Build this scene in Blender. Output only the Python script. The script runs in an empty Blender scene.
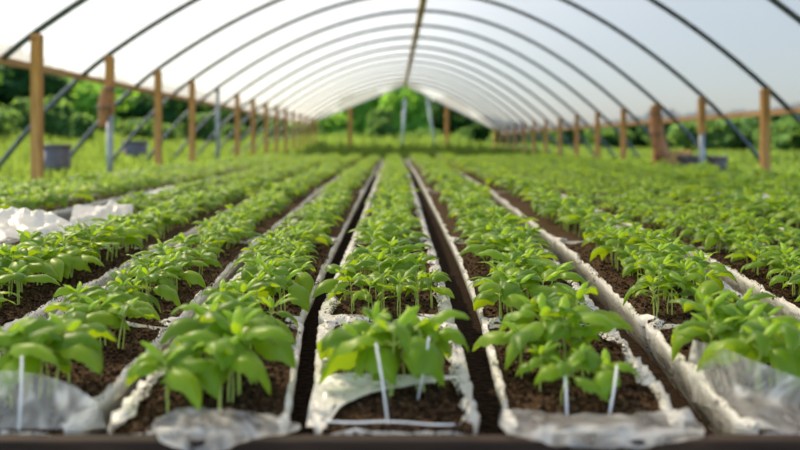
import bpy, math, random
import numpy as np
from mathutils import Vector, noise

random.seed(7)
rng = np.random.default_rng(11)
S = bpy.context.scene
C = S.collection
R = math.radians

# ------------------------------------------------------------------ camera frame helpers
F, VX, VY, HC, TOP = 778.0, 393.0, 142.0, 0.53, 0.12      # focal length in pixels, vanishing point, camera height, bag top

def at(px, py, Y):
    return Vector(((px - VX) * Y / F, Y, HC - (py - VY) * Y / F))

def on(px, py, z=TOP):
    Y = (HC - z) * F / (py - VY)
    return Vector(((px - VX) * Y / F, Y, z))

# ------------------------------------------------------------------ object helpers
def tag(o, label=None, cat=None, group=None, kind=None):
    if label: o['label'] = label
    if cat: o['category'] = cat
    if group: o['group'] = group
    if kind: o['kind'] = kind
    return o

def empty(name, loc=(0, 0, 0), rz=0.0):
    o = bpy.data.objects.new(name, None)
    o.empty_display_size = .05
    C.objects.link(o)
    o.location = loc
    o.rotation_euler = (0, 0, rz)
    return o

def mesh_np(name, V, Q, mats, mi=None, smooth=True):
    """V (n,3), Q (m,4) quads -> mesh"""
    me = bpy.data.meshes.new(name)
    V = np.asarray(V, dtype=np.float32)
    Q = np.asarray(Q, dtype=np.int32)
    me.vertices.add(len(V)); me.vertices.foreach_set('co', V.ravel())
    me.loops.add(Q.size); me.loops.foreach_set('vertex_index', Q.ravel())
    me.polygons.add(len(Q))
    me.polygons.foreach_set('loop_start', np.arange(0, Q.size, Q.shape[1], dtype=np.int32))
    me.polygons.foreach_set('use_smooth', np.full(len(Q), smooth, dtype=bool))
    for m in mats: me.materials.append(m)
    if mi is not None: me.polygons.foreach_set('material_index', np.asarray(mi, dtype=np.int32))
    me.update(calc_edges=True); me.validate()
    return me

def link(name, me, parent=None, loc=None):
    o = bpy.data.objects.new(name, me)
    C.objects.link(o)
    if parent: o.parent = parent
    if loc is not None: o.location = loc
    return o

class MB:
    def __init__(s): s.v, s.f = [], []
    def add(s, vs, fs):
        b = len(s.v); s.v += [tuple(v) for v in vs]; s.f += [tuple(b + i for i in f) for f in fs]
    def box(s, lo, hi, jit=0):
        x0, y0, z0 = lo; x1, y1, z1 = hi
        s.add([(x0,y0,z0),(x1,y0,z0),(x1,y1,z0),(x0,y1,z0),(x0,y0,z1),(x1,y0,z1),(x1,y1,z1),(x0,y1,z1)],
              [(3,2,1,0),(4,5,6,7),(0,1,5,4),(1,2,6,5),(2,3,7,6),(3,0,4,7)])
    def tube(s, pts, r, n=8, cap=True):
        pts = [Vector(p) for p in pts]
        rs = r if isinstance(r, (list, tuple)) else [r] * len(pts)
        ring, prev = [], None
        b0 = len(s.v)
        for i, p in enumerate(pts):
            d = (pts[min(i+1, len(pts)-1)] - pts[max(i-1, 0)]).normalized()
            if prev is None:
                a = d.orthogonal().normalized()
            else:
                a = (prev - d * prev.dot(d)).normalized()
            prev = a
            b = d.cross(a)
            for k in range(n):
                t = 2 * math.pi * k / n
                s.v.append(tuple(p + (a * math.cos(t) + b * math.sin(t)) * rs[i]))
        for i in range(len(pts) - 1):
            for k in range(n):
                s.f.append((b0+i*n+k, b0+i*n+(k+1)%n, b0+(i+1)*n+(k+1)%n, b0+(i+1)*n+k))
        if cap:
            s.f.append(tuple(b0 + k for k in reversed(range(n))))
            s.f.append(tuple(b0 + (len(pts)-1)*n + k for k in range(n)))
    def lathe(s, prof, n=24, c=(0, 0, 0)):
        b0 = len(s.v)
        for (r, z) in prof:
            for k in range(n):
                t = 2*math.pi*k/n
                s.v.append((c[0]+r*math.cos(t), c[1]+r*math.sin(t), c[2]+z))
        for i in range(len(prof)-1):
            for k in range(n):
                s.f.append((b0+i*n+k, b0+i*n+(k+1)%n, b0+(i+1)*n+(k+1)%n, b0+(i+1)*n+k))
    def build(s, name, mat, parent=None, loc=None, smooth=True, bevel=0):
        me = bpy.data.meshes.new(name)
        me.from_pydata(s.v, [], s.f); me.materials.append(mat)
        for p in me.polygons: p.use_smooth = smooth
        me.update()
        o = link(name, me, parent, loc)
        if bevel:
            m = o.modifiers.new('bevel', 'BEVEL'); m.width = bevel; m.segments = 2; m.limit_method = 'ANGLE'
        return o

# ------------------------------------------------------------------ materials
def mat(name):
    m = bpy.data.materials.new(name); m.use_nodes = True
    nt = m.node_tree; nt.nodes.clear()
    out = nt.nodes.new('ShaderNodeOutputMaterial')
    def N(t, **kw):
        n = nt.nodes.new(t)
        for k, v in kw.items():
            if k in n.inputs: n.inputs[k].default_value = v
            else: setattr(n, k, v)
        return n
    L = nt.links.new
    return m, N, L, out

def c4(c): return (c[0], c[1], c[2], 1)

def ramp(N, stops):
    r = N('ShaderNodeValToRGB')
    e = r.color_ramp.elements
    while len(e) < len(stops): e.new(0.5)
    for i, (p, c) in enumerate(stops):
        e[i].position = p; e[i].color = c4(c)
    return r

def simple_mat(name, stops, scale=8.0, rough=.7, bump=.0, stretch=(1, 1, 1), metal=0.0, detail=6, spec=.3, bdist=.005):
    m, N, L, out = mat(name)
    tc = N('ShaderNodeTexCoord'); mp = N('ShaderNodeMapping'); mp.inputs['Scale'].default_value = stretch
    no = N('ShaderNodeTexNoise', Scale=scale, Detail=detail)
    rp = ramp(N, stops)
    p = N('ShaderNodeBsdfPrincipled', Roughness=rough, Metallic=metal)
    p.inputs['Specular IOR Level'].default_value = spec
    L(tc.outputs['Object'], mp.inputs['Vector']); L(mp.outputs[0], no.inputs['Vector'])
    L(no.outputs['Fac'], rp.inputs['Fac']); L(rp.outputs['Color'], p.inputs['Base Color'])
    if bump:
        b = N('ShaderNodeBump', Strength=bump, Distance=bdist)
        L(no.outputs['Fac'], b.inputs['Height']); L(b.outputs[0], p.inputs['Normal'])
    L(p.outputs[0], out.inputs[0])
    return m

def leaf_mat(name, c_dark, c_mid, c_lite, trans, tfac=.35, rough=.42, sheen=.0, spec=.5):
    m, N, L, out = mat(name)
    geo = N('ShaderNodeNewGeometry'); tc = N('ShaderNodeTexCoord')
    no = N('ShaderNodeTexNoise', Scale=38.0, Detail=3)
    L(tc.outputs['Object'], no.inputs['Vector'])
    add = N('ShaderNodeMath', operation='MULTIPLY_ADD'); add.inputs[1].default_value = .3
    L(no.outputs['Fac'], add.inputs[0])
    mul = N('ShaderNodeMath', operation='MULTIPLY'); mul.inputs[1].default_value = .75
    L(geo.outputs['Random Per Island'], mul.inputs[0]); L(mul.outputs[0], add.inputs[2])
    rp = ramp(N, [(0.0, c_dark), (.5, c_mid), (1.0, c_lite)])
    L(add.outputs[0], rp.inputs['Fac'])
    p = N('ShaderNodeBsdfPrincipled', Roughness=rough)
    p.inputs['Specular IOR Level'].default_value = spec
    p.inputs['Sheen Weight'].default_value = sheen; p.inputs['Sheen Roughness'].default_value = .4
    L(rp.outputs['Color'], p.inputs['Base Color'])
    b = N('ShaderNodeBump', Strength=.25, Distance=.002)
    L(no.outputs['Fac'], b.inputs['Height']); L(b.outputs[0], p.inputs['Normal'])
    tr = N('ShaderNodeBsdfTranslucent'); tr.inputs['Color'].default_value = c4(trans)
    mx = N('ShaderNodeMixShader'); mx.inputs[0].default_value = tfac
    L(p.outputs[0], mx.inputs[1]); L(tr.outputs[0], mx.inputs[2]); L(mx.outputs[0], out.inputs[0])
    return m

def film_mat(name, col, transl, transp, gloss_rough=.3, dirt=False, bumps=0.0, bscale=30, diff_mix=.5, folds=False):
    """thin plastic film: translucent + diffuse, a glossy coat, a share of straight-through light"""
    m, N, L, out = mat(name)
    tc = N('ShaderNodeTexCoord')
    p = N('ShaderNodeBsdfPrincipled', Roughness=gloss_rough); p.inputs['Specular IOR Level'].default_value = .5
    p.inputs['Base Color'].default_value = c4(col)
    tr = N('ShaderNodeBsdfTranslucent'); tr.inputs['Color'].default_value = c4(transl)
    mx = N('ShaderNodeMixShader'); mx.inputs[0].default_value = 1 - diff_mix
    L(p.outputs[0], mx.inputs[1]); L(tr.outputs[0], mx.inputs[2])
    if bumps:
        no = N('ShaderNodeTexNoise', Scale=bscale, Detail=5); no.inputs['Distortion'].default_value = 2.4
        L(tc.outputs['Object'], no.inputs['Vector'])
        b = N('ShaderNodeBump', Strength=bumps, Distance=.01)
        L(no.outputs['Fac'], b.inputs['Height']); L(b.outputs[0], p.inputs['Normal'])
    last = mx
    if dirt:
        n1 = N('ShaderNodeTexNoise', Scale=150.0, Detail=3)
        n2 = N('ShaderNodeTexNoise', Scale=9.0, Detail=3)
        L(tc.outputs['Object'], n1.inputs['Vector']); L(tc.outputs['Object'], n2.inputs['Vector'])
        ad = N('ShaderNodeMath', operation='MULTIPLY_ADD'); ad.inputs[1].default_value = .55
        L(n2.outputs['Fac'], ad.inputs[0]); L(n1.outputs['Fac'], ad.inputs[2])
        at_ = N('ShaderNodeAttribute', attribute_name='soiling')
        a2 = N('ShaderNodeMath', operation='MULTIPLY_ADD'); a2.inputs[1].default_value = .24
        L(at_.outputs['Fac'], a2.inputs[0]); L(ad.outputs[0], a2.inputs[2])
        rr = ramp(N, [(.90, (0, 0, 0)), (1.0, (1, 1, 1))])
        L(a2.outputs[0], rr.inputs['Fac'])
        sd = N('ShaderNodeBsdfDiffuse'); sd.inputs['Color'].default_value = (.045, .028, .018, 1)
        md = N('ShaderNodeMixShader')
        L(rr.outputs['Color'], md.inputs[0]); L(last.outputs[0], md.inputs[1]); L(sd.outputs[0], md.inputs[2])
        last = md
    if transp:
        tp = N('ShaderNodeBsdfTransparent')
        m2 = N('ShaderNodeMixShader'); m2.inputs[0].default_value = transp
        if folds:
            fn = N('ShaderNodeTexNoise', Scale=8.0, Detail=1.5); fn.inputs['Distortion'].default_value = 3.0
            L(tc.outputs['Object'], fn.inputs['Vector'])
            fr = ramp(N, [(.32, (.12, .12, .12)), (.46, (transp, transp, transp)), (.62, (transp + .2,) * 3), (.74, (transp - .2,) * 3)])
            L(fn.outputs['Fac'], fr.inputs['Fac']); L(fr.outputs['Color'], m2.inputs[0])
        L(last.outputs[0], m2.inputs[1]); L(tp.outputs[0], m2.inputs[2]); last = m2
    L(last.outputs[0], out.inputs[0])
    return m

M = {}
M['leaf'] = leaf_mat('seedling leaf', (.020, .080, .003), (.105, .235, .006), (.34, .51, .014), (.48, .66, .010), .43, .42, .10, .42)
M['tip'] = leaf_mat('young leaf', (.20, .42, .012), (.28, .50, .018), (.38, .58, .03), (.48, .68, .02), .43, .42, .10, .42)
M['stem'] = simple_mat('seedling stem', [(.3, (.36, .46, .08)), (.7, (.50, .56, .16))], 40, .5)
M['soil'] = simple_mat('potting soil', [(.25, (0.0075, 0.0045, 0.0023)), (.48, (0.0338, 0.0180, 0.0097)), (.66, (0.0900, 0.0525, 0.0285)), (.8, (0.1800, 0.1200, 0.0675))], 210, .95, .9, detail=4, spec=.1)
nt_ = M['soil'].node_tree
no_ = [n for n in nt_.nodes if n.type == 'TEX_NOISE'][0]; rp_ = [n for n in nt_.nodes if n.type == 'VALTORGB'][0]
ge_ = nt_.nodes.new('ShaderNodeNewGeometry'); ma_ = nt_.nodes.new('ShaderNodeMath'); ma_.operation = 'MULTIPLY_ADD'; ma_.inputs[1].default_value = .42
mb_ = nt_.nodes.new('ShaderNodeMath'); mb_.operation = 'SUBTRACT'; mb_.inputs[1].default_value = .17
nt_.links.new(ge_.outputs['Random Per Island'], ma_.inputs[0]); nt_.links.new(no_.outputs['Fac'], ma_.inputs[2])
nt_.links.new(ma_.outputs[0], mb_.inputs[0]); nt_.links.new(mb_.outputs[0], rp_.inputs['Fac'])
M['earth'] = simple_mat('dark earth', [(.3, (.008, .005, .004)), (.7, (.05, .03, .018))], 60, .95, .8, spec=.1)
M['bag'] = film_mat('white bag plastic', (.84, .82, .78), (.85, .82, .76), 0, .24, True, .6, 20, .72)
M['clear'] = film_mat('clear plastic film', (.9, .9, .9), (.9, .9, .88), .56, .14, False, .8, 30, .5, True)
M['sheet'] = film_mat('loose white sheet', (.88, .87, .84), (.9, .88, .84), 0, .3, False, .5, 14, .6)
M['cover'] = film_mat('tunnel cover film', (.85, .86, .88), (.135, .142, .158), .12, .5, False, .0, 3, .14)
M['wood'] = simple_mat('post timber', [(.3, (.25, .13, .042)), (.6, (.46, .25, .085)), (.8, (.56, .34, .13))], 5, .75, .4, (6, 6, .6))
M['rail'] = simple_mat('rail timber', [(.3, (.26, .15, .07)), (.7, (.46, .29, .14))], 5, .75, .3, (6, .5, 6))
M['ridge'] = simple_mat('ridge timber', [(.4, (.34, .22, .10)), (.6, (.66, .48, .26))], 2.2, .75, .3, (6, 1.2, 6))
M['steel'] = simple_mat('hoop steel', [(.3, (.05, .06, .065)), (.7, (.10, .12, .125))], 12, .45, .1, metal=.3)
M['galv'] = simple_mat('galvanised steel', [(.3, (.22, .25, .29)), (.7, (.36, .40, .44))], 14, .5, .1, metal=.3)
M['bluepole'] = simple_mat('painted pole', [(.3, (.36, .46, .60)), (.7, (.48, .58, .70))], 12, .5)
M['board'] = simple_mat('edging board', [(.3, (.012, .008, .006)), (.6, (.035, .02, .013)), (.85, (.09, .052, .03))], 9, .8, .5, (.7, 6, 6))
M['barrel'] = simple_mat('barrel plastic', [(.3, (.08, .07, .072)), (.7, (.15, .125, .12))], 9, .6, .2)
M['stake'] = simple_mat('white stake', [(.3, (.72, .72, .74)), (.7, (.85, .85, .86))], 9, .4)
M['cloth'] = simple_mat('bundle cloth', [(.3, (.22, .10, .045)), (.7, (.42, .22, .11))], 9, .85, .5, (3, 3, .8))
M['bark'] = simple_mat('bark', [(.3, (.06, .04, .028)), (.7, (.14, .10, .07))], 9, .9, .5)
M['grassland'] = simple_mat('grass ground', [(.3, (0.0367, 0.0734, 0.0092)), (.55, (0.0612, 0.1102, 0.0122)), (.8, (0.0979, 0.1469, 0.0245))], 1.3, .95, .3, spec=.1)
M['path'] = simple_mat('path dirt', [(.3, (0.1836, 0.1530, 0.1102)), (.7, (0.2754, 0.2326, 0.1714))], 3, .95, .2)
M['blade'] = leaf_mat('grass blade', (0.0306, 0.0704, 0.0132), (0.0581, 0.1132, 0.0199), (0.0979, 0.1591, 0.0386), (0.1469, 0.2203, 0.0331), .38, .8, 0, .08)
M['tree_dark'] = leaf_mat('dark tree leaf', (0.0073, 0.0306, 0.0086), (0.0153, 0.0551, 0.0122), (0.0306, 0.0857, 0.0184), (0.0612, 0.1346, 0.0184), .25, .8, 0, .08)
M['tree_mid'] = leaf_mat('green tree leaf', (0.0468, 0.1377, 0.0239), (0.0937, 0.2341, 0.0298), (0.1561, 0.3305, 0.0478), (0.2809, 0.4957, 0.0478), .3, .8, 0, .08)
M['bush'] = leaf_mat('bright bush leaf', (0.0306, 0.0796, 0.0199), (0.0520, 0.1224, 0.0275), (0.0857, 0.1714, 0.0440), (0.1346, 0.2326, 0.0440), .35, .8, 0, .08)

# ------------------------------------------------------------------ seedlings
def leaf_np(Ln, W, az, el0, bend, cup, nu, nv, roll, base, r):
    """one ovate, cupped leaf as a grid"""
    u = np.linspace(0, 1, nu + 1)
    ang = el0 - bend * u ** 1.2
    dx = np.cos(ang); dz = np.sin(ang)
    cx = np.concatenate([[0], np.cumsum((dx[1:] + dx[:-1]) / 2)]) * Ln / nu
    cz = np.concatenate([[0], np.cumsum((dz[1:] + dz[:-1]) / 2)]) * Ln / nu
    w = W * .5 * np.sin(np.pi * np.clip(u, 0, 1) ** .78) ** .75 * (1 - .18 * u)
    w[0] = W * .06; w[-1] = W * .015
    v = np.linspace(-1, 1, nv + 1)
    U, Vv = np.meshgrid(u, v, indexing='ij')
    Wd = w[:, None]
    y = Wd * Vv * (1 - .12 * Vv ** 2)
    off = -cup * Wd * np.abs(Vv) ** 2.2 + .10 * Wd * np.abs(Vv) ** .7 - .02 * Ln
    off = off + .05 * Ln * np.sin(U * 16 - np.abs(Vv) * 3.4) * np.abs(Vv) * (Wd / (W * .5)) * .55
    off = off + r.normal(0, .006 * Ln, U.shape)
    nx, nz = -np.sin(ang)[:, None], np.cos(ang)[:, None]
    x = cx[:, None] + off * nx
    z = cz[:, None] + off * nz
    # roll about own axis
    cr, sr = math.cos(roll), math.sin(roll)
    zc = z - cz[:, None]
    y, z = y * cr - zc * sr, cz[:, None] + y * sr + zc * cr
    ca, sa = math.cos(az), math.sin(az)
    P = np.stack([x * ca - y * sa, x * sa + y * ca, z], -1).reshape(-1, 3) + np.asarray(base)
    i = np.arange(nu)[:, None] * (nv + 1) + np.arange(nv)[None, :]
    Q = np.stack([i, i + nv + 1, i + nv + 2, i + 1], -1).reshape(-1, 4)
    return P, Q

def tube_np(pts, rs, n):
    m = MB(); m.tube(pts, rs, n, cap=False)
    return np.array(m.v), np.array(m.f)

def cat(parts):
    V, Q, b = [], [], 0
    for p, q in parts:
        V.append(p); Q.append(q + b); b += len(p)
    return np.concatenate(V), np.concatenate(Q)

KINDS = ['broad-leaved', 'leafy', 'narrow-leaved']
def make_plant(seed, kind, lod):
    r = np.random.default_rng(seed)
    nu, nv = [(9, 6), (5, 4), (3, 2)][lod]
    n = [6, 4, 3][lod]
    H = {0: .058, 1: .066, 2: .060}[kind] * r.uniform(.85, 1.15)
    lean = r.normal(0, .007, 2)
    def node(t): return np.array([lean[0] * t * t, lean[1] * t * t, -.012 + (H + .012) * t])
    stems = [tube_np([node(t) for t in (0, .35, .7, 1.0)], [.0021, .0018, .0015, .0012], n)]
    if lod < 2:                                        # a sister stem of the same pot-sown seedling
        a = r.uniform(0, 6.28)
        o = np.array([math.cos(a), math.sin(a), 0]) * .008
        stems.append(tube_np([node(0) + o, node(.4) + o * 1.3, node(.75) + o * .7], [.0016, .0014, .0011], n))
    fol, tips = [], []
    a0 = r.uniform(0, 6.28)
    def add(dst, t, az, Ln, W, el, bend, cup, pet):
        b = node(t)
        d = np.array([math.cos(az) * math.cos(el), math.sin(az) * math.cos(el), math.sin(el)])
        e = b + d * pet
        if lod < 2: stems.append(tube_np([b, (b + e) / 2 + np.array([0, 0, .001]), e], [.0013, .0011, .0010], max(3, n - 2)))
        dst.append(leaf_np(Ln, W, az, el * .8, bend, cup, nu, nv, r.normal(0, .22), e, r))
    J = lambda s: r.uniform(1 - s, 1 + s)
    if kind == 0:
        for k in range(2): add(fol, .84, a0 + k * math.pi + r.normal(0, .25), .086 * J(.2), .060 * J(.14), R(28 + r.normal(0, 8)), R(95 * J(.3)), .62, .012)
        for k in range(2): add(fol, .97, a0 + 1.57 + k * math.pi + r.normal(0, .3), .066 * J(.25), .045 * J(.15), R(40 + r.normal(0, 8)), R(85 * J(.3)), .5, .008)
        for k in range(2): add(tips, 1.0, a0 + .5 + k * math.pi, .036 * J(.3), .019, R(60), R(50), .5, .003)
    elif kind == 1:
        for k in range(2): add(fol, .70, a0 + k * math.pi + r.normal(0, .3), .080 * J(.2), .044 * J(.15), R(25 + r.normal(0, 8)), R(85 * J(.3)), .5, .014)
        for k in range(2): add(fol, .88, a0 + 1.57 + k * math.pi + r.normal(0, .3), .070 * J(.2), .038 * J(.15), R(35 + r.normal(0, 8)), R(80 * J(.3)), .5, .010)
        for k in range(2): add(fol, 1.0, a0 + .8 + k * math.pi + r.normal(0, .3), .052 * J(.2), .026 * J(.15), R(46), R(70 * J(.3)), .4, .006)
        for k in range(3): add(tips, 1.0, a0 + k * 2.1, .034 * J(.3), .015, R(64), R(45), .4, .002)
    else:
        m = 8 if lod < 2 else 6
        for k in range(m): add(fol, r.uniform(.6, 1.0), a0 + k * 6.28 / m + r.normal(0, .3), .066 * J(.3), .021 * J(.25), R(32 + r.normal(0, 10)), R(70 * J(.4)), .35, .012)
        for k in range(3): add(tips, 1.0, a0 + k * 2.1 + 1, .034 * J(.3), .012, R(60), R(50), .35, .003)
    return dict(stem=cat(stems), foliage=cat(fol), shoot_tip=cat(tips))

PM = dict(stem=M['stem'], foliage=M['leaf'], shoot_tip=M['tip'])
NVAR = 8
VAR = {(k, l): [make_plant(1000 + 100 * k + i, k, l) for i in range(NVAR)] for k in range(3) for l in range(3)}
VMESH = {}
def plant_meshes(k, i):
    if (k, i) not in VMESH:
        VMESH[(k, i)] = {p: mesh_np(p, *VAR[(k, 0)][i][p], [PM[p]]) for p in ('stem', 'foliage', 'shoot_tip')}
    return VMESH[(k, i)]

# ------------------------------------------------------------------ the bag rows
YS = [1.10, 1.85, 2.8, 6.4, 10, 18.2]
ROWS = {   # left edge and right edge (metres) at the depths YS
 0: ([-.12,-.18,-.178,-.18,-.19,-.195], [.130,.148,.160,.19,.21,.22]),
 1: ([.157,.200,.222,.255,.28,.29], [.428,.505,.576,.72,.77,.80]),
 2: ([.492,.563,.640,.79,.85,.88], [.80,.90,1.04,1.24,1.32,1.36]),
 3: ([.86,.96,1.10,1.30,1.38,1.42], [1.10,1.22,1.37,1.53,1.60,1.65]),
 4: ([1.13,1.25,1.40,1.56,1.64,1.69], [1.38,1.50,1.65,1.73,1.85,1.9]),
 5: ([1.80]*6, [2.15]*6), 6: ([2.22]*6, [2.60]*6), 7: ([2.66]*6, [3.06]*6), 8: ([3.14]*6, [3.58]*6),
 -1: ([-.418,-.458,-.505,-.570,-.585,-.59], [-.145,-.205,-.215,-.235,-.245,-.25]),
 -2: ([-.765,-.80,-.845,-.98,-1.03,-1.05], [-.442,-.482,-.535,-.605,-.625,-.63]),
 -3: ([-1.13,-1.18,-1.24,-1.36,-1.45,-1.47], [-.80,-.835,-.88,-1.03,-1.09,-1.11]),
 -4: ([-1.52,-1.55,-1.59,-1.66,-1.80,-1.85], [-1.16,-1.21,-1.27,-1.39,-1.48,-1.50]),
 -5: ([-2.36]*6, [-1.95,-1.95,-1.95,-1.96,-2.0,-2.0]), -6: ([-2.86]*6, [-2.44]*6),
}
ORD = 'zeroth first second third fourth fifth sixth seventh eighth ninth tenth eleventh twelfth thirteenth fourteenth fifteenth sixteenth seventeenth eighteenth nineteenth twentieth'.split()
TENS = {2: 'twenty', 3: 'thirty', 4: 'forty', 5: 'fifty'}
def ordinal(n):
    if n <= 20: return ORD[n]
    if n % 10 == 0: return TENS[n // 10][:-1] + 'ieth'
    return TENS[n // 10] + '-' + ORD[n % 10]
def rowname(k):
    if k == 0: return 'centre bag row'
    return '%s bag row %s of centre' % (ORD[abs(k)], 'right' if k > 0 else 'left')
def edges(k, Y):
    return float(np.interp(Y, YS, ROWS[k][0])), float(np.interp(Y, YS, ROWS[k][1]))

def nz(x, y, z=0.0): return noise.noise(Vector((x, y, z)))
def ridged(x, y, z=0.0): return 1 - 2 * abs(noise.noise(Vector((x, y, z))))

def soil_z(x, Y, c, w):
    t = (x - c) / (w * .5)
    return TOP + .010 * (1 - t * t) - .012 + .006 * nz(x * 9, Y * 9, 1) + .005 * nz(x * 31, Y * 31, 4) + (.004 * nz(x * 110, Y * 110, 7) if Y < 3.2 else 0)

def make_bag(k, y0, y1, idx, total):
    near = y0 < 1.7 and abs(k) <= 3
    c0 = sum(edges(k, (y0 + y1) / 2)) / 2
    root = empty('grow_bag', (c0, y0, 0))
    base = Vector((c0, y0, 0))
    where = {0: 'nearest'}.get(idx)
    if idx == 0: lab = 'nearest white plastic grow bag of the ' + rowname(k)
    elif idx == total - 1: lab = 'farthest white plastic grow bag of the ' + rowname(k)
    else: lab = '%s white plastic grow bag from the front in the %s' % (ordinal(idx + 1), rowname(k))
    tag(root, lab, 'grow bag', 'white grow bags laid in rows')
    dy = (.008 if near else .016) if y0 < 1.7 else (.018 if y0 < 3 else .05)
    ny = max(8, min(150, int((y1 - y0) / dy)))
    ys = np.linspace(y0, y1, ny + 1)
    # soil
    nx = 48 if near else 14
    V = []
    for Y in ys:
        l, r_ = edges(k, Y); c, w = (l + r_) / 2, r_ - l
        for j in range(nx + 1):
            x = l + .012 + (w - .024) * j / nx
            V.append((x - base.x, Y - base.y, soil_z(x, Y, c, w)))
    V = np.array(V)
    i = np.arange(ny)[:, None] * (nx + 1) + np.arange(nx)[None, :]
    Q = np.stack([i, i + 1, i + nx + 2, i + nx + 1], -1).reshape(-1, 4)
    parts = [(V, Q)]
    if y0 < 3.0 and abs(k) <= 4:                        # crumbs lying on it
        n = int((4200 if near else 1500) * (y1 - y0))
        cube = np.array([(-1,-1,-1),(1,-1,-1),(1,1,-1),(-1,1,-1),(-1,-1,1),(1,-1,1),(1,1,1),(-1,1,1)], float)
        cq = np.array([(3,2,1,0),(4,5,6,7),(0,1,5,4),(1,2,6,5),(2,3,7,6),(3,0,4,7)])
        for _ in range(n):
            Y = y0 + .01 + (y1 - y0 - .02) * random.random() ** 1.3
            l, r_ = edges(k, Y); c, w = (l + r_) / 2, r_ - l
            x = c + w * .40 * random.uniform(-1, 1)
            s = random.uniform(.0010, .0034) * (1.6 if random.random() < .06 else 1)
            p = cube * (s * rng.uniform(.5, 1.2, (8, 3)))
            a = random.uniform(0, 6.28); ca, sa = math.cos(a), math.sin(a)
            p = np.stack([p[:, 0]*ca - p[:, 1]*sa, p[:, 0]*sa + p[:, 1]*ca, p[:, 2]], -1)
            parts.append((p + (x - base.x, Y - base.y, soil_z(x, Y, c, w) + s * .4), cq))
    link('soil', mesh_np('soil', *cat(parts), [M['soil']]), root)
    # sleeve: two side strips that fold over the top and close at the ends
    parts = []
    prof_n = 24 if near else 15; soil_w = []
    for sgn in (-1, 1):
        V = []
        for Y in ys:
            l, r_ = edges(k, Y); c, w = (l + r_) / 2, r_ - l
            e0 = min(1, (Y - y0) / .05) if idx > 0 else 1.0
            e1 = min(1, (y1 - Y) / .05)
            close = min(e0, e1)
            a = ((.455 if k * sgn < 0 else .385) + (.05 if k * sgn < 0 else .08) * nz(Y * 7, k * 3.1 + sgn, 2) + .05 * nz(Y * 23, k * 3.1 + sgn, 5)) * w * ((.12 + .88 * close ** .6) if k == 0 and y0 < 3 else (.7 + .3 * close ** .6))
            pinch = 1 - .10 * (1 - min(1, (Y - y0) / .03)) - .10 * (1 - min(1, (y1 - Y) / .03))
            hw = w * .5 * pinch
            pts = []
            for j in range(prof_n):
                t = j / (prof_n - 1)
                if t < .45:                              # flat fold over the soil
                    q = t / .45
                    x = a + (hw - .014 - a) * q
                    z = soil_z(c + sgn * x, Y, c, w) + .0035 + .009 * math.sin(q * 2.6) + .003
                else:                                    # bulging side wall down to the floor
                    q = (t - .45) / .55
                    ang = q * 1.9
                    x = hw - .014 + .020 * math.sin(min(ang, 1.571)) - .072 * max(0, (q - .15) / .85) ** 1.1
                    z = (TOP + .006) * (1 - q ** 1.15) + .002
                amp = .006 if Y < 5 else .009
                cr = amp * ridged(x * 26 + k, Y * 20, sgn * 3 + t * 2) + amp * .6 * ridged(x * 60, Y * 55, t * 3) + amp * .10 * ridged(x * 130, Y * 120, t * 5)
                z2 = z + (cr if t < .6 else 0)
                x2 = x + (cr * .8 if t >= .45 else 0)
                soil_w.append(max(0.0, 1 - t / .5) * (.75 + .5 * nz(Y * 5, k + sgn * 2.0, 6)))
                pts.append((c + sgn * x2 - base.x, Y - base.y, max(.001, z2)))
            V += pts
        V = np.array(V)
        i = np.arange(ny)[:, None] * prof_n + np.arange(prof_n - 1)[None, :]
        Q = np.stack([i, i + 1, i + prof_n + 1, i + prof_n], -1).reshape(-1, 4)
        if sgn < 0: Q = Q[:, ::-1]
        parts.append((V, Q))
    # end walls
    for Y, fs in ((y0, -1), (y1, 1)):
        l, r_ = edges(k, Y); c, w = (l + r_) / 2, r_ - l
        V = []
        for j in range(13):
            x = l + w * (.05 + .90 * j / 12)
            zt = soil_z(x, Y, c, w) + .004 + .003 * nz(x * 30, Y, 3)
            for q in range(5):
                V.append((c + (x - c) * (1 - .45 * q / 4) - base.x, Y - base.y + fs * (.008 * math.sin(q / 4 * 3.1) + .004 * nz(x * 25, q * .7, 8)) , zt * (1 - q / 4) + .001))
        i = np.arange(12)[:, None] * 5 + np.arange(4)[None, :]
        parts.append((np.array(V), np.stack([i, i + 1, i + 6, i + 5], -1).reshape(-1, 4)))
    me = mesh_np('plastic_sleeve', *cat(parts), [M['bag']])
    soil_w += [.35] * (len(me.vertices) - len(soil_w))
    at_ = me.attributes.new('soiling', 'FLOAT', 'POINT'); at_.data.foreach_set('value', np.array(soil_w, dtype=np.float32))
    link('plastic_sleeve', me, root)
    return root

FRONT = {}
for k in sorted(ROWS, key=abs):
    if abs(k) <= 2: segs = [1.10, 1.745, 3.2, 6.4, 11, 18.2]
    elif abs(k) <= 4: segs = [1.10, 3.0, 6.4, 11, 18.2]
    else: segs = [2.6, 6.4, 11, 18.2]
    for i in range(len(segs) - 1):
        b = make_bag(k, segs[i] + (.012 if i else 0), segs[i + 1] - .006, i, len(segs) - 1)
        if i == 0: FRONT[k] = b

# ------------------------------------------------------------------ plant positions
PL = []          # row, x, Y, scale, kind, variant, rotation
def add_plant(k, x, Y, s, kind=None, rot=None):
    l, r_ = edges(k, Y); c, w = (l + r_) / 2, r_ - l
    x = min(max(x, l + .16 * w), r_ - .16 * w)
    if kind is None: kind = random.choices([0, 1, 2], [.42, .40, .18])[0]
    PL.append(dict(k=k, x=x, Y=Y, s=s, kind=kind, var=random.randrange(NVAR), rot=random.uniform(0, 6.28) if rot is None else rot, sz=1.12,
                   z=soil_z(x, Y, c, w), frac=(x - l) / w))

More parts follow.
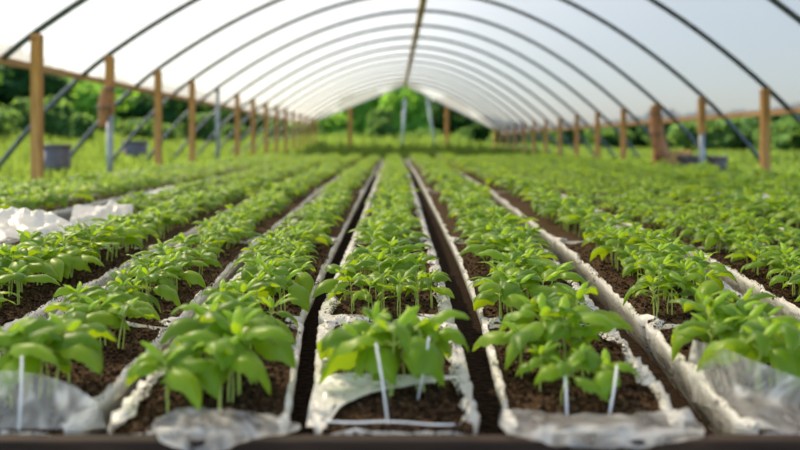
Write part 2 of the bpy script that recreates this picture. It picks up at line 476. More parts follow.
# clumps near the front: row, base pixel, scale, kind
HAND = [
 (0, 350, 378, .90, 0), (0, 362, 392, 1.15, 0), (0, 378, 386, .95, 1), (0, 392, 395, 1.2, 0), (0, 405, 380, 1.0, 0), (0, 424, 388, 1.1, 0), (0, 440, 382, 1.0, 0),
 (0, 372, 372, .9, 0), (0, 415, 372, .95, 0),
 (0, 352, 312, 1.0, 1), (0, 368, 316, .95, 2), (0, 384, 310, 1.0, 2), (0, 400, 314, 1.05, 2), (0, 418, 310, .95, 2), (0, 434, 305, 1.0, 1),
 (0, 345, 298, 1.1, 0), (0, 362, 296, 1.1, 1), (0, 380, 298, 1.15, 1), (0, 398, 296, 1.1, 0), (0, 416, 297, 1.05, 1), (0, 372, 285, 1.1, 0), (0, 392, 283, 1.2, 1), (0, 410, 284, 1.0, 0),
 (1, 566, 404, .72, 0), (1, 607, 402, .80, 0), (1, 585, 394, .66, 1), (1, 540, 392, .62, 1),
 (1, 520, 372, 1.1, 0), (1, 536, 366, 1.2, 0), (1, 552, 372, 1.0, 0), (1, 566, 364, 1.2, 0), (1, 582, 370, .95, 0), (1, 545, 356, 1.15, 0), (1, 575, 352, 1.1, 1),
 (1, 500, 322, 1.25, 0), (1, 512, 316, 1.2, 1), (1, 526, 320, 1.25, 0), (1, 540, 314, 1.25, 0), (1, 510, 304, 1.35, 0), (1, 528, 303, 1.3, 1), (1, 548, 305, 1.2, 0), (1, 500, 308, 1.1, 2),
 (2, 690, 368, 1.05, 0), (2, 705, 360, 1.1, 1), (2, 722, 366, 1.0, 0), (2, 738, 358, 1.1, 0), (2, 756, 364, 1.1, 0), (2, 715, 350, 1.1, 0), (2, 742, 348, 1.0, 1), (2, 768, 352, 1.0, 0),
 (2, 760, 392, 1.0, 0), (2, 778, 388, 1.1, 0), (2, 795, 394, 1.1, 0), (2, 785, 376, 1.0, 0),
 (2, 645, 316, 1.0, 2), (2, 658, 310, 1.15, 1), (2, 672, 314, 1.1, 2), (2, 686, 308, 1.1, 1), (2, 700, 312, 1.15, 0), (2, 664, 298, 1.15, 1), (2, 684, 297, 1.2, 0), (2, 706, 298, 1.1, 1),
 (-1, 168, 412, .95, 0), (-1, 200, 404, .95, 0), (-1, 214, 394, 1.0, 0), (-1, 228, 400, 1.05, 0), (-1, 220, 410, .95, 0), (-1, 240, 392, 1.15, 0), (-1, 252, 384, 1.2, 0), (-1, 208, 380, 1.05, 1), (-1, 232, 376, 1.1, 0),
 (-1, 215, 352, 1.05, 0), (-1, 232, 348, 1.1, 0), (-1, 252, 350, 1.05, 0), (-1, 268, 346, 1.0, 1), (-1, 240, 336, 1.1, 1), (-1, 225, 330, 1.05, 0),
 (-1, 255, 318, 1.0, 1), (-1, 270, 312, 1.15, 1), (-1, 285, 314, 1.15, 0), (-1, 262, 300, 1.1, 1), (-1, 280, 298, 1.1, 2), (-1, 296, 296, 1.05, 0),
 (-2, 12, 404, 1.15, 0), (-2, 26, 396, 1.2, 0), (-2, 40, 400, 1.1, 0), (-2, 55, 390, 1.2, 0), (-2, 4, 388, 1.1, 0), (-2, 70, 382, 1.0, 0),
 (-2, 92, 348, 1.0, 0), (-2, 106, 344, 1.0, 0), (-2, 118, 348, .95, 0), (-2, 80, 338, 1.0, 1), (-2, 100, 332, 1.05, 0), (-2, 125, 334, .95, 0),
 (-2, 118, 318, 1.05, 1), (-2, 134, 314, 1.0, 2), (-2, 148, 312, 1.05, 1), (-2, 128, 304, 1.05, 1), (-2, 146, 300, 1.1, 2), (-2, 162, 298, 1.1, 1), (-2, 176, 293, 1.05, 0),
]
for (k, px, py, s, kd) in HAND:
    p = on(px, py)
    add_plant(k, p.x, p.y, s * (1.08 if p.y < 1.6 else 1.0), kd)
    PL[-1]['sz'] = 1.42 if p.y < 1.35 else 1.25

START = {0: 2.28, 1: 2.25, 2: 2.15, -1: 2.12, -2: 2.12, -3: 1.75, 3: 1.75, -4: 4.3, 4: 2.2}
for k in ROWS:
    lines = (.34, .5, .66) if abs(k) < 5 else (.2, .4, .6, .8)
    for li, fr in enumerate(lines):
        Y = START.get(k, 3.0) + random.uniform(0, .05)
        while Y < 18.0:
            l, r_ = edges(k, Y); w = r_ - l
            s = min(1.5, max(.95, (w / .27) ** .75)) * random.uniform(.82, 1.12)
            if Y > 8: s *= 1.1
            s *= {0: .98, 1: .98, 2: .98, 3: 1.05, 4: 1.05}.get(abs(k), 1.08)
            clump = nz(Y * 1.7, k * 5.3 + li * .4, 9)
            if clump > -.30 and random.random() > .06:
                add_plant(k, l + w * fr + random.gauss(0, .03 * w), Y, s * (1 + .25 * clump))
            Y += (.084 + .005 * Y) * random.uniform(.8, 1.2) * (1 if abs(k) < 5 else 1.25)

def in_frame(p):
    px = VX + F * p['x'] / p['Y']
    return -12 < px < 812
def near_frame(p):
    px = VX + F * p['x'] / p['Y']
    return -F * .9 / p['Y'] - 40 < px < 840 + F * .9 / p['Y']

seen = sorted([p for p in PL if in_frame(p)], key=lambda p: -p['s'] / p['Y'])
top = seen[:300]
for p in top: p['solo'] = True
lines = {}
for p in sorted([p for p in PL if in_frame(p)], key=lambda p: p['Y']):
    li = 'left' if p['frac'] < .42 else ('right' if p['frac'] > .58 else 'middle')
    lines.setdefault((p['k'], li), []).append(p)
for (k, li), ps in lines.items():
    for n, p in enumerate(ps):
        p['label'] = '%s seedling, %s from front in %s line of %s' % (KINDS[p['kind']], ordinal(n + 1) if n < 59 else '', li, rowname(k))
made = {}
for p in top:
    key = (p['kind'], p['var'])
    if key not in made:
        root = empty('seedling')
        kids = [link(nm, me, root) for nm, me in plant_meshes(*key).items()]
        made[key] = (root, kids)
        src = root
    else:
        r0, ks = made[key]
        src = r0.copy(); C.objects.link(src)
        for c in ks:
            d = c.copy(); C.objects.link(d); d.parent = src
    src.location = (p['x'], p['Y'], p['z']); src.rotation_euler = (0, 0, p['rot']); src.scale = (p['s'], p['s'], p['s'] * p['sz'])
    tag(src, p['label'], 'seedling', 'green seedlings growing in the grow bags')

# everything farther away: too many to count
Vs, Qs, Ms, b = [], [], [], 0
for p in PL:
    if p.get('solo') or not near_frame(p): continue
    lod = 0 if p['Y'] < 3.4 else (1 if p['Y'] < 7 else 2)
    pv = VAR[(p['kind'], lod)][p['var']]
    ca, sa = math.cos(p['rot']) * p['s'], math.sin(p['rot']) * p['s']
    for mi, nm in enumerate(('stem', 'foliage', 'shoot_tip')):
        V, Q = pv[nm]
        W = np.stack([V[:, 0]*ca - V[:, 1]*sa + p['x'], V[:, 0]*sa + V[:, 1]*ca + p['Y'], V[:, 2]*p['s']*p['sz'] + p['z']], -1)
        Vs.append(W); Qs.append(Q + b); Ms.append(np.full(len(Q), mi)); b += len(V)
o = link('distant_seedlings', mesh_np('distant_seedlings', np.concatenate(Vs), np.concatenate(Qs), [M['stem'], M['leaf'], M['tip']], np.concatenate(Ms)))
tag(o, 'blurred mass of green seedlings filling the rows farther back', 'seedlings', kind='stuff')

# ------------------------------------------------------------------ loose plastic, stakes, edging board
def sheet(name, rows, mat_, parent=None, res=14, crumple=.004, seed=0, freq=28):
    """a film laid through rows of control points (px, py, Y)"""
    P = np.array([[list(at(*c)) if len(c) == 3 else list(c[:3]) for c in row] for row in rows])
    def up(A, n):
        m = A.shape[0]
        t = np.linspace(0, m - 1, n)
        out = []
        for q in t:
            i = min(int(q), m - 2); f = q - i
            p0, p1, p2, p3 = A[max(i-1, 0)], A[i], A[i+1], A[min(i+2, m-1)]
            out.append(.5 * ((2*p1) + (-p0+p2)*f + (2*p0-5*p1+4*p2-p3)*f*f + (-p0+3*p1-3*p2+p3)*f**3))
        return np.array(out)
    A = up(P, res * (len(rows) - 1) + 1)
    A = up(A.transpose(1, 0, 2), res * (len(rows[0]) - 1) + 1).transpose(1, 0, 2)
    n, m = A.shape[:2]
    V = A.reshape(-1, 3).copy()
    for i, v in enumerate(V):
        d = crumple * (ridged(v[0]*freq + seed, v[2]*freq*1.3, v[1]*freq*.5) + .5 * ridged(v[0]*freq*2.3, v[1]*freq*2 + seed, v[2]*freq*2))
        V[i] = v + np.array([.2, -.6, .7]) * d
    i = np.arange(n - 1)[:, None] * m + np.arange(m - 1)[None, :]
    Q = np.stack([i, i + 1, i + m + 1, i + m], -1).reshape(-1, 4)
    o = link(name, mesh_np(name, V, Q, [mat_]))
    if parent:
        bpy.context.view_layer.update()
        o.parent = parent; o.matrix_parent_inverse = parent.matrix_world.inverted()
    return o

f = sheet('film_flap', [[(692,341,1.38),(725,352,1.28),(762,368,1.2),(840,388,1.15)],
                        [(686,368,1.36),(722,385,1.25),(765,405,1.17),(840,418,1.13)],
                        [(692,402,1.33),(724,418,1.2),(742,431,1.105),(840,432,1.105)]], M['clear'], FRONT[2], crumple=.008, freq=16)
f['label'] = 'stiff folded clear plastic flap'
sheet('film_flap', [[(-60,372,1.16),(20,374,1.15),(65,384,1.14),(96,405,1.12)],
                    [(-60,402,1.13),(20,406,1.125),(68,412,1.12),(103,420,1.11)],
                    [(-60,430,1.105),(20,431,1.105),(60,431,1.105),(106,431,1.105)]], M['clear'], FRONT[-2], crumple=.007, seed=4, freq=16)
sheet('film_flap', [[(156,420,1.125),(186,409,1.14),(216,411,1.14),(262,414,1.125)],
                    [(152,430,1.085),(190,429,1.08),(222,429,1.08),(300,430,1.085)],
                    [(160,444,1.052),(190,455,1.048),(216,455,1.048),(246,443,1.052)]], M['clear'], FRONT[-1], crumple=.007, seed=9)
sheet('film_flap', [[(500,410,1.13),(560,415,1.14),(630,415,1.14),(686,410,1.13)],
                    [(498,428,1.09),(560,429,1.08),(640,429,1.08),(702,428,1.09)],
                    [(512,439,1.054),(570,449,1.05),(640,449,1.05),(702,440,1.054)]], M['clear'], FRONT[1], crumple=.007, seed=14)
sheet('film_flap', [[(316,378,1.29),(350,374,1.285),(400,377,1.28),(458,377,1.28)],
                    [(310,402,1.21),(340,394,1.232),(374,380,1.272),(458,378.8,1.276)],
                    [(306,428,1.12),(326,426,1.125),(338,410,1.18),(362,394,1.23)]], M['bag'], FRONT[0], crumple=.004, seed=21)

def stake(a, b_, label, r=.0018):
    m = MB(); root = Vector(b_)
    m.tube([Vector(b_) - root, (Vector(a) + Vector(b_)) / 2 - root + Vector((.001, 0, 0)), Vector(a) - root], [r * 1.15, r, r], 8)
    return tag(m.build('plant_stake', M['stake'], loc=root), label, 'plant stake', 'white plant stakes at the front')
stake(at(376, 343, 1.165), at(388, 424, 1.13), 'longer white stake leaning left in front of the centre clump')
stake(at(429, 337, 1.23), at(418, 399, 1.235), 'shorter white stake leaning right in front of the centre clump')
stake(at(564, 366, 1.19), at(567, 416, 1.16), 'white upright stake under a small seedling, first row right of centre', .002)
stake(at(617, 366, 1.19), at(609, 417, 1.16), 'white slanting stake in the front bag, first row right of centre', .002)
stake(at(22, 356, 1.14), at(19, 430, 1.10), 'white stake behind clear film at the left front corner', .002)
m = MB(); pts = [at(325 + i * 10, 424.5 + 2.4 * math.sin(i * .7) * .4 + i * .25, 1.114) + Vector((0, 0, .005)) for i in range(14)]
m.tube(pts, .0016, 6)
tag(m.build('string', M['stake']), 'white string lying across the front of the centre bag', 'string')

m = MB(); xs = [-1.6, 1.7]
m.box((xs[0], 1.056, 0), (xs[1], 1.084, .124))
tag(m.build('edging_board', M['board'], smooth=False, bevel=.004), 'long dark timber edging board along the bottom front', 'board')

# bright crumpled sheets lying between rows on the left, and a few pale scraps on the right
tag(sheet('plastic_sheet', [[(-90,228,2.85),(-20,216,3.1),(36,215,3.2),(72,222,3.25)], [(-90,262,2.6),(-20,250,2.75),(40,240,2.95),(72,240,3.05)]], M['sheet'], res=18, crumple=.035, seed=3, freq=9),
    'bright crumpled white sheet at the far left picture edge', 'plastic sheet', 'loose white plastic between the rows')
tag(sheet('plastic_sheet', [[(74,209,3.85),(96,207,4.0),(118,205,4.1),(133,211,4.15)], [(70,228,3.5),(98,229,3.6),(116,225,3.75),(132,221,3.9)]], M['sheet'], res=18, crumple=.035, seed=8, freq=9),
    'folded white sheet beyond the tall seedlings on the left', 'plastic sheet', 'loose white plastic between the rows')
tag(sheet('plastic_sheet', [[(146,195,5.2),(158,189,5.4),(174,187,5.6)], [(148,206,5.0),(160,203,5.1),(172,200,5.3)]], M['sheet'], res=12, crumple=.02, seed=12, freq=7),
    'small white sheet scrap between rows beyond the folded sheet', 'plastic sheet', 'loose white plastic between the rows')
tag(sheet('plastic_sheet', [[(745,199,4.5),(760,195,4.6),(776,200,4.55)], [(752,213,4.3),(762,214,4.35),(774,211,4.4)]], M['sheet'], res=12, crumple=.015, seed=17, freq=8),
    'small white sheet scrap among the seedlings on the right', 'plastic sheet', 'loose white plastic between the rows')

tag(sheet('plastic_sheet', [[(672,203,5.3),(700,210,4.8),(736,220,4.3)], [(672,213,5.1),(700,221,4.6),(738,233,4.15)]], M['sheet'], res=14, crumple=.015, seed=23, freq=9),
    'long narrow white sheet strip between two rows on the right', 'plastic sheet', 'loose white plastic between the rows')

# ------------------------------------------------------------------ the tunnel
XC, HW, APEX = .55, 4.05, 2.62
PT = {-1: 1.09, 1: .69}           # post top above the camera, left / right
def arc(u):
    s = -1 if u < 0 else 1
    a = abs(u); e = PT[s]
    if a <= 1: z = APEX - (APEX - e) * a ** 1.9
    else:
        sl = (APEX - e) * 1.9
        q = a - 1
        z = e - sl * q - 3.5 * q * q
    return Vector((XC + u * HW, 0, HC + z))
def ground_u(s):
    a = 1.0
    while arc(s * a).z > -.05: a += .005
    return a
GU = {-1: ground_u(-1), 1: ground_u(1)}
US = list(np.linspace(-GU[-1], GU[1], 61))
NH, Y0H, DH = 15, 7.65, 1.97
for i in range(NH):
    Y = Y0H + DH * i
    m = MB(); m.tube([arc(u) for u in US], .032, 10)
    o = m.build('roof_hoop', M['steel'], loc=(0, Y, 0))
    lab = 'dark steel roof hoop nearest the camera' if i == 0 else ('dark steel roof hoop farthest back at the open gable' if i == NH - 1 else '%s dark steel roof hoop from the front' % ordinal(i + 1))
    tag(o, lab, 'roof hoop', 'steel hoops of the tunnel roof')

# cover film on top of the hoops, down to the side rails
UL, UR = -1.085, 1.075
us = np.linspace(UL, UR, 61); yy = np.linspace(-3, Y0H + DH * (NH - 1) + .05, 90)
V = []
for Y in yy:
    fr = ((Y - Y0H) / DH) % 1.0
    for u in us:
        p = arc(u); n = Vector((u * .8, 0, 1)).normalized()
        p = p + n * (.034 - .02 * math.sin(fr * math.pi) * (1 - u * u * .6) + .004 * nz(u * 6, Y * .8, 2))
        V.append((p.x, Y, p.z))
i = np.arange(len(yy) - 1)[:, None] * len(us) + np.arange(len(us) - 1)[None, :]
o = link('ceiling', mesh_np('ceiling', np.array(V), np.stack([i, i + 1, i + len(us) + 1, i + len(us)], -1).reshape(-1, 4), [M['cover']]))
tag(o, 'translucent white plastic film roof', 'roof', kind='structure')

YE = Y0H + DH * (NH - 1)
# gable film between the arch and the two straight rafters
gV, gQ = [], []
n = 40
for j in range(n + 1):
    u = UL + (UR - UL) * j / n
    p = arc(u)
    e = arc(UL if u < 0 else UR).z; t = abs(u) / abs(UL if u < 0 else UR)
    gV += [(p.x, YE + .06, p.z + .03), (p.x, YE + .06, (arc(0).z - .02) * (1 - t) + e * t)]
for j in range(n): gQ.append((2*j, 2*j+1, 2*j+3, 2*j+2))
tag(link('wall_back', mesh_np('wall_back', np.array(gV), np.array(gQ), [M['cover']])), 'white film filling the far gable top', 'wall', kind='structure')
for s, U in ((-1, UL), (1, UR)):
    m = MB(); a, b_ = arc(0), arc(U)
    m.tube([(a.x, YE, a.z - .05), (b_.x, YE, b_.z)], .03, 8)
    tag(m.build('gable_rafter', M['galv']), 'straight rafter of the far gable, %s of the ridge' % ('left' if s < 0 else 'right'), 'rafter')

# side rails and ridge pole
for s, U, nm in ((-1, UL, 'left'), (1, UR, 'right')):
    p = arc(U)
    m = MB(); m.box((p.x - .022, -1, p.z - .05), (p.x + .022, YE + .1, p.z + .02))
    tag(m.build('side_rail', M['rail'], smooth=False), 'long timber rail along the %s lower edge of the film roof' % nm, 'rail')
p = arc(0)
m = MB(); m.box((p.x - .06, -1, p.z - .10), (p.x + .06, YE + .1, p.z - .029))
tag(m.build('ridge_pole', M['ridge'], smooth=False), 'tan timber ridge pole running along the top of the tunnel', 'ridge pole')

# side posts
def post(s, i, w, top_z, metal='none', extra=''):
    Y = Y0H + DH * i
    x = XC + s * HW
    root = empty('side_post', (x, Y, 0))
    side = 'left' if s < 0 else 'right'
    kind = {'none': 'timber', 'low': 'part timber part grey metal', 'all': 'grey metal'}[metal]
    lab = '%s side post under the %s roof hoop, %s side%s' % (kind, 'nearest' if i == 0 else ordinal(i + 1), side, extra)
    tag(root, lab, 'post', 'side posts of the tunnel')
    zs = -.08
    if metal in ('low', 'all'):
        m = MB(); zt = top_z * (.55 if metal == 'low' else 1)
        m.tube([(0, 0, zs), (0, 0, zt)], w * .42, 12); m.build('metal_tube', M['galv'], root); zs = zt
    if metal != 'all':
        m = MB(); m.box((-w/2, -w/2, zs), (w/2, w/2, top_z)); m.build('timber', M['wood'], root, smooth=False, bevel=.008)
    m = MB(); m.tube([(-w*.62, 0, top_z - .06), (0, -w*.62, top_z - .05), (w*.62, 0, top_z - .06), (0, w*.62, top_z - .05), (-w*.62, 0, top_z - .06)], .009, 6)
    m.build('wire_tie', M['steel'], root)
    return root
for i in range(NH):
    post(-1, i, .095 if i < 4 else .10, arc(-1).z - .03, {1: 'low', 4: 'all'}.get(i, 'none'))
    post(1, i, .095 if i != 3 else .12, arc(1).z - .03, {2: 'low'}.get(i, 'none'))

def bundle(pts, rs, name, label, mat_, cat_):
    m = MB(); root = Vector(pts[0]); root = Vector((pts[-1][0], pts[-1][1], pts[-1][2]))
    P, Rr = [], []
    for i in range(len(pts) - 1):
        for q in range(4):
            t = q / 4; P.append(Vector(pts[i]).lerp(Vector(pts[i+1]), t) - root); Rr.append(rs[i] * (1-t) + rs[i+1] * t)
    P.append(Vector(pts[-1]) - root); Rr.append(rs[-1])
    m.tube(P, Rr, 14)
    for j, v in enumerate(m.v):
        m.v[j] = tuple(Vector(v) * 1.0 + Vector((.02 * nz(v[0]*20, v[1]*20, v[2]*4), .02 * nz(v[0]*20+5, v[1]*20, v[2]*4), 0)))
    e = empty(name, root); m.build('wrap', mat_, e)
    t = MB()
    for kx in (len(P)//4, len(P)*2//3):
        c, r = P[kx], Rr[kx] + .012
        t.tube([c + Vector((r*math.cos(a), r*math.sin(a), 0)) for a in np.linspace(0, 6.284, 13)], .01, 6)
        t.build('cord', M['steel'], e); t = MB()
    return tag(e, label, cat_)
bundle([at(112, 82, 9.5), at(107, 92, 9.5), at(104, 108, 9.48), at(102, 128, 9.46)], [.03, .07, .085, .03], 'rolled_cloth', 'rolled brown cloth tied to the second post on the left', M['cloth'], 'cloth')
bundle([at(653, 106, 13.4), at(656, 116, 13.38), at(657, 134, 13.36), at(663, 158, 13.3)], [.05, .10, .12, .13], 'rolled_cloth', 'rolled brown cloth leaning on the fourth post on the right', M['cloth'], 'cloth')

# poles and posts in the far opening
YG = YE - .6
for px0, px1, lab in ((405, 401, 'pale blue leaning pole left of the other in far opening'), (427, 437, 'pale blue slanting pole right of the other in far opening')):
    m = MB(); a = at(px0, 99, YG); b_ = at(px1, 155, YG); b_.z = 0
    m.tube([a - b_, Vector((0, 0, -.03))], .055, 10)
    tag(m.build('prop_pole', M['bluepole'], loc=b_), lab, 'pole')
for px, lab in ((350, 'brown gable post left of the round bush, far opening'), (447, 'brown gable post right of the blue poles, far opening')):
    a = at(px, 112, YE - .1)
    u = (a.x - XC) / HW
    zt = (arc(0).z - .02) * (1 - abs(u) / 1.08) + arc(UL if u < 0 else UR).z * abs(u) / 1.08
    m = MB(); m.box((-.09, -.06, -.05), (.09, .06, zt - .02)); tag(m.build('gable_post', M['wood'], loc=(a.x, YE - .1, 0), smooth=False, bevel=.008), lab, 'post')

# ------------------------------------------------------------------ outside
def barrel(px, Y, w, h, label):
    x = (px - VX) * Y / F
    e = empty('barrel', (x, Y, 0)); tag(e, label, 'barrel', 'dark barrels on the grass')
    m = MB(); r = w / 2
    m.lathe([(0, .0), (r*.88, 0), (r*.95, h*.3), (r*.99, h*.34), (r*.97, h*.38), (r, h*.92), (r*.93, h*.92), (r*.9, h*.5), (0, h*.48)], 28); m.build('body', M['barrel'], e)
    m = MB(); m.lathe([(r*.96, h*.9), (r*1.05, h*.92), (r*1.05, h), (r*.92, h), (r*.92, h*.9)], 28); m.build('rim', M['barrel'], e)
barrel(57, 11.0, .37, .50, 'dark round barrel behind the nearest left post')
barrel(135, 17.4, .54, .56, 'dark round barrel farther off, left of third post')
e = empty('crate', at(672, 165, 14.6)); e.location.z = 0
tag(e, 'brown slatted wooden crate behind the leaning rolled cloth', 'crate')
m = MB()
for zz in (.02, .14, .26): m.box((-.3, -.22, zz), (.3, -.20, zz + .10)); m.box((-.3, .20, zz), (.3, .22, zz + .10)); m.box((-.3, -.2, zz), (-.28, .2, zz + .10)); m.box((.28, -.2, zz), (.3, .2, zz + .10))
m.build('slats', M['wood'], e, smooth=False)
m = MB()
for x, y in ((-.27, -.19), (.27, -.19), (-.27, .19), (.27, .19)): m.box((x-.02, y-.02, 0), (x+.02, y+.02, .38))
m.build('corner_battens', M['wood'], e, smooth=False)
for px, Y, w, lab in ((690, 13.2, .42, 'dark round pot on the ground between right posts'), (718, 12.9, .3, 'smaller dark pot beside the round pot, right side')):
    x = (px - VX) * Y / F
    e = empty('pot', (x, Y, 0)); tag(e, lab, 'pot', 'dark pots by the right posts')
    m = MB(); r = w/2; m.lathe([(0, 0), (r*.7, 0), (r, .26), (r*.92, .26), (r*.85, .2), (0, .2)], 24); m.build('body', M['barrel'], e)
    m = MB(); m.lathe([(r*.97, .24), (r*1.08, .24), (r*1.08, .30), (r*.93, .30), (r*.93, .24)], 24); m.build('rim', M['barrel'], e)

def plane(name, x0, x1, y0, y1, z, mat_, label, nx=2, ny=2, amp=0):
    V = [(x0 + (x1-x0)*i/nx, y0 + (y1-y0)*j/ny, z) for j in range(ny+1) for i in range(nx+1)]
    i = np.arange(ny)[:, None]*(nx+1) + np.arange(nx)[None, :]
    o = link(name, mesh_np(name, np.array(V), np.stack([i, i+1, i+nx+2, i+nx+1], -1).reshape(-1, 4), [mat_]))
    return tag(o, label, 'ground', kind='structure')
plane('lawn', -90, 90, -20, 160, -.03, M['grassland'], 'green meadow around the tunnel')
plane('floor', -3.3, 4.4, -2, 18.6, 0.0, M['earth'], 'dark earth floor under the bag rows')
plane('path', 6.6, 60, 15.6, 17.8, -.02, M['path'], 'pale dirt path crossing the grass on the right')

# grass blades along the sides and at the far end
Vb, Qb = [], []
N_ = 80000
for _ in range(N_):
    z = random.random()
    if z < .42: x, y = random.uniform(-11.6, -2.95), random.uniform(5.5, 34)
    elif z < .8: x, y = random.uniform(4.0, 10.4), random.uniform(6, 34)
    else: x, y = random.uniform(-10, 10), random.uniform(18.6, 48)
    if 15.4 < y < 18 and x > 6.5: continue
    px = VX + F * x / y
    if px < -120 or px > 920: continue
    d_ = max(0, max(-x - 4.5, x - 6.5, (y - 24) * .35)); h = random.uniform(.07, .22) * (1 + .55 * min(d_, 8)) * (.55 if x > 4 else 1); a = random.uniform(0, 6.28); w = .013 * (1 + y / 11)
    lx, ly = random.gauss(0, .05), random.gauss(0, .05)
    ca, sa = math.cos(a) * w, math.sin(a) * w
    b0 = len(Vb)
    Vb += [(x-ca, y-sa, -.03), (x+ca, y+sa, -.03), (x+ca*.7+lx*.5, y+sa*.7+ly*.5, h*.6), (x-ca*.7+lx*.5, y-sa*.7+ly*.5, h*.6), (x+lx+ca*.1, y+ly+sa*.1, h), (x+lx-ca*.1, y+ly-sa*.1, h)]
    Qb += [(b0, b0+1, b0+2, b0+3), (b0+3, b0+2, b0+4, b0+5)]
tag(link('grass', mesh_np('grass', np.array(Vb), np.array(Qb), [M['blade']])), 'green meadow grass outside the tunnel posts', 'grass', kind='stuff')

def crown_mesh(seed, n, rx, rz, zc, leaf, mat_, blobs=14):
    r = np.random.default_rng(seed)
    cs = []
    for _ in range(blobs):
        d = r.normal(size=3); d /= np.linalg.norm(d); d *= r.uniform(.25, .72)
        cs.append((d * (rx, rx, rz) + (0, 0, zc), r.uniform(.32, .5)))
    Vc, Qc = [], []
    for j in range(n):
        c, s = cs[j % blobs]
        d = r.normal(size=3); d /= np.linalg.norm(d)
        p = c + d * (rx * s, rx * s, rz * s) * r.uniform(.72, 1.05)
        nrm = d + r.normal(0, .5, 3); nrm /= np.linalg.norm(nrm)
        a = np.cross(nrm, r.normal(size=3)); a /= np.linalg.norm(a); b_ = np.cross(nrm, a)
        L = leaf * r.uniform(.6, 1.3); W = L * .55
        b0 = len(Vc)
        Vc += [p - a*L, p - b_*W + nrm*L*.12, p + a*L, p + b_*W + nrm*L*.12]; Qc.append((b0, b0+1, b0+2, b0+3))
    return mesh_np('crown', np.array(Vc), np.array(Qc), [mat_], smooth=False)
def trunk_mesh(seed, h, r0):
    r = np.random.default_rng(seed); m = MB()
    m.tube([(0, 0, -.1), (.03, 0, h*.3), (r.normal(0, .1), r.normal(0, .1), h*.65), (r.normal(0, .15), 0, h*.85)], [r0*1.3, r0, r0*.7, r0*.35], 10)
    for k in range(5):
        a = k * 1.257 + r.uniform(0, .6); z = h * r.uniform(.38, .6)
        m.tube([(0, 0, z), (math.cos(a)*h*.12, math.sin(a)*h*.12, z + h*.12), (math.cos(a)*h*.22, math.sin(a)*h*.22, z + h*.28)], [r0*.45, r0*.3, r0*.12], 7)
    me = bpy.data.meshes.new('trunk'); me.from_pydata(m.v, [], m.f); me.materials.append(M['bark'])
    for p in me.polygons: p.use_smooth = True
    return me
TREES = [(crown_mesh(5, 9000, 3.3, 3.7, 3.5, .30, M['tree_dark'], 30), trunk_mesh(1, 7, .2)),
         (crown_mesh(6, 9000, 3.4, 3.5, 3.3, .30, M['tree_dark'], 32), trunk_mesh(2, 6.6, .2)),
         (crown_mesh(8, 9000, 3.2, 3.4, 3.2, .29, M['tree_mid'], 28), trunk_mesh(3, 6.4, .17))]
BUSH = [(crown_mesh(21, 2400, 1.0, .85, .8, .13, M['bush'], 12), trunk_mesh(4, 1.2, .05)),
        (crown_mesh(22, 2400, 1.15, .75, .7, .13, M['bush'], 12), trunk_mesh(5, 1.1, .05))]
def plantish(kind, var, x, y, s, rz, label, cat_, group, sz=1.0):
    e = empty(kind, (x, y, -.03), rz); e.scale = (s, s, s * sz)
    cr, tr = (TREES if kind == 'tree' else BUSH)[var]
    link('crown', cr, e); link('trunk' if kind == 'tree' else 'woody_stem', tr, e)
    tag(e, label, cat_, group)
i = 0
tl = [(-15, 14), (-15.5, 21.5), (-15.2, 29), (-15.6, 37), (-15.4, 45), (-14.8, 53), (-14.2, 61), (-12, 69), (-24, 24), (-24, 34), (-24, 45)]
for n, (x, y) in enumerate(tl):
    plantish('tree', n % 2 if n % 4 != 3 else 2, x, y, 1.05, n * 1.3, '%s tree from the front behind the meadow on the left' % ordinal(n + 1), 'tree', 'trees left of the tunnel', .62)
tr_ = [(12.4 + .5 * math.sin(i * 2.1), 20 + 3.6 * i) for i in range(13)] + [(17.5 + .6 * math.sin(i * 1.7), 29 + 4.2 * i) for i in range(9)]
for n, (x, y) in enumerate(tr_):
    plantish('tree', n % 2, x, y, .58, n * 1.7 + .4, '%s low dark tree %s behind the right side posts' % (ordinal((n if n < 13 else n - 13) + 1), 'in the front line' if n < 13 else 'in the far line'), 'tree', 'low trees right of the tunnel', .46)
for n, (x, y, v, s_, z_) in enumerate([(-9.6, 77, 2, .95, .42), (-8.0, 73, 2, .9, .48), (-5.1, 70, 2, .85, .62), (-2.3, 71, 2, .9, .92), (1.0, 66, 2, .74, 1.26), (4.3, 71, 1, .86, .82), (7.7, 69, 1, .85, .50), (11.2, 76, 2, .95, .42)]):
    plantish('tree', v, x, y, s_, n * 2.1, '%s tree from the left seen through the far gable opening' % ordinal(n + 1), 'tree', 'trees behind the far gable', z_)
plantish('bush', 0, -.75, 46, 1.45, .4, 'round bright green bush in the middle of the far opening', 'bush', None, 1.25)
bl = [(-10.2, 15.5, 0), (-10.5, 19, 1), (-9.8, 22.5, 0), (-11.0, 26.5, 0), (-9.5, 30.5, 1), (-9.0, 35, 0), (-8.5, 40, 0), (-7.0, 45, 0), (-5.2, 50, 0), (-3.2, 52, 1)]
for n, (x, y, v) in enumerate(bl):
    plantish('bush', v, x, y, 1.0 + .15 * (n % 3), n * .9, '%s bush from the front along the left meadow edge' % ordinal(n + 1), 'bush', 'bushes left of the tunnel')
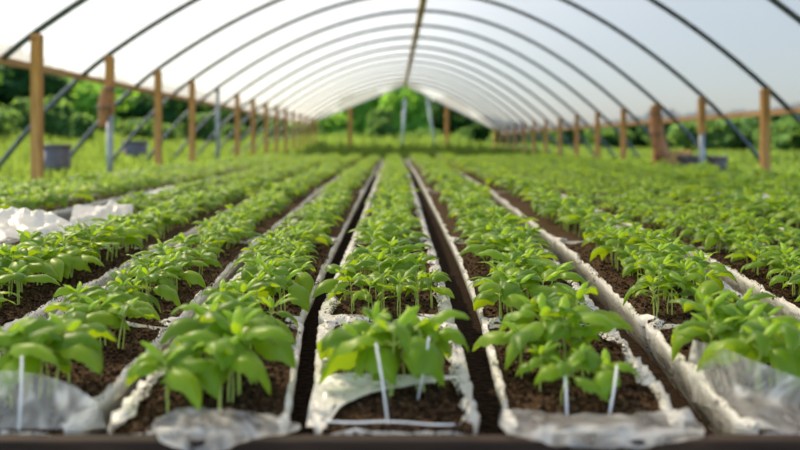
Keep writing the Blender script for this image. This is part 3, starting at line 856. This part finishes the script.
br = [(11.3, 22, 1), (10.6, 26, 1), (10.8, 30, 0), (9.8, 35, 1), (8.8, 40, 0), (6.6, 45, 0), (4.6, 50, 0), (2.2, 52, 1)]
for n, (x, y, v) in enumerate(br):
    plantish('bush', v, x, y, 1.0 + .12 * (n % 3), n * 1.1, '%s bush from the front beyond the right side posts' % ordinal(n + 1), 'bush', 'bushes right of the tunnel')

# ------------------------------------------------------------------ light
W = bpy.data.worlds.new('sky'); S.world = W; W.use_nodes = True
nt = W.node_tree; nt.nodes.clear()
out = nt.nodes.new('ShaderNodeOutputWorld'); bg = nt.nodes.new('ShaderNodeBackground'); sky = nt.nodes.new('ShaderNodeTexSky')
sky.sky_type = 'NISHITA'; sky.sun_disc = False; sky.sun_elevation = R(47); sky.sun_rotation = R(-41); sky.air_density = 1.0; sky.dust_density = 1.0; sky.ozone_density = 1.0
bg.inputs['Strength'].default_value = .44
nt.links.new(sky.outputs[0], bg.inputs[0]); nt.links.new(bg.outputs[0], out.inputs[0])
sl = bpy.data.lights.new('sun', 'SUN'); sl.energy = 25.0; sl.angle = R(2.5); sl.color = (1, .83, .54)
so = bpy.data.objects.new('sun', sl); C.objects.link(so)
d = Vector((-.47, .54, .70)).normalized()
so.rotation_euler = d.to_track_quat('Z', 'Y').to_euler(); so.location = d * 40

# ------------------------------------------------------------------ camera
cam = bpy.data.cameras.new('camera'); co = bpy.data.objects.new('camera', cam); C.objects.link(co)
co.location = (0, 0, HC); co.rotation_euler = (R(90), 0, 0)
cam.sensor_width = 36; cam.lens = F / 800 * 36
cam.shift_x = (400 - VX) / 800; cam.shift_y = -(225 - VY) / 800
cam.clip_start = .05; cam.clip_end = 500
cam.dof.use_dof = True; cam.dof.focus_distance = 2.0; cam.dof.aperture_fstop = 2.0
S.camera = co
v = S.view_settings
v.view_transform = 'Standard'; v.look = 'None'; v.gamma = 1; v.use_curve_mapping = False; v.exposure = 0.15
S.cycles.use_denoising = True
S.cycles.transparent_max_bounces = 16
S.cycles.max_bounces = 10
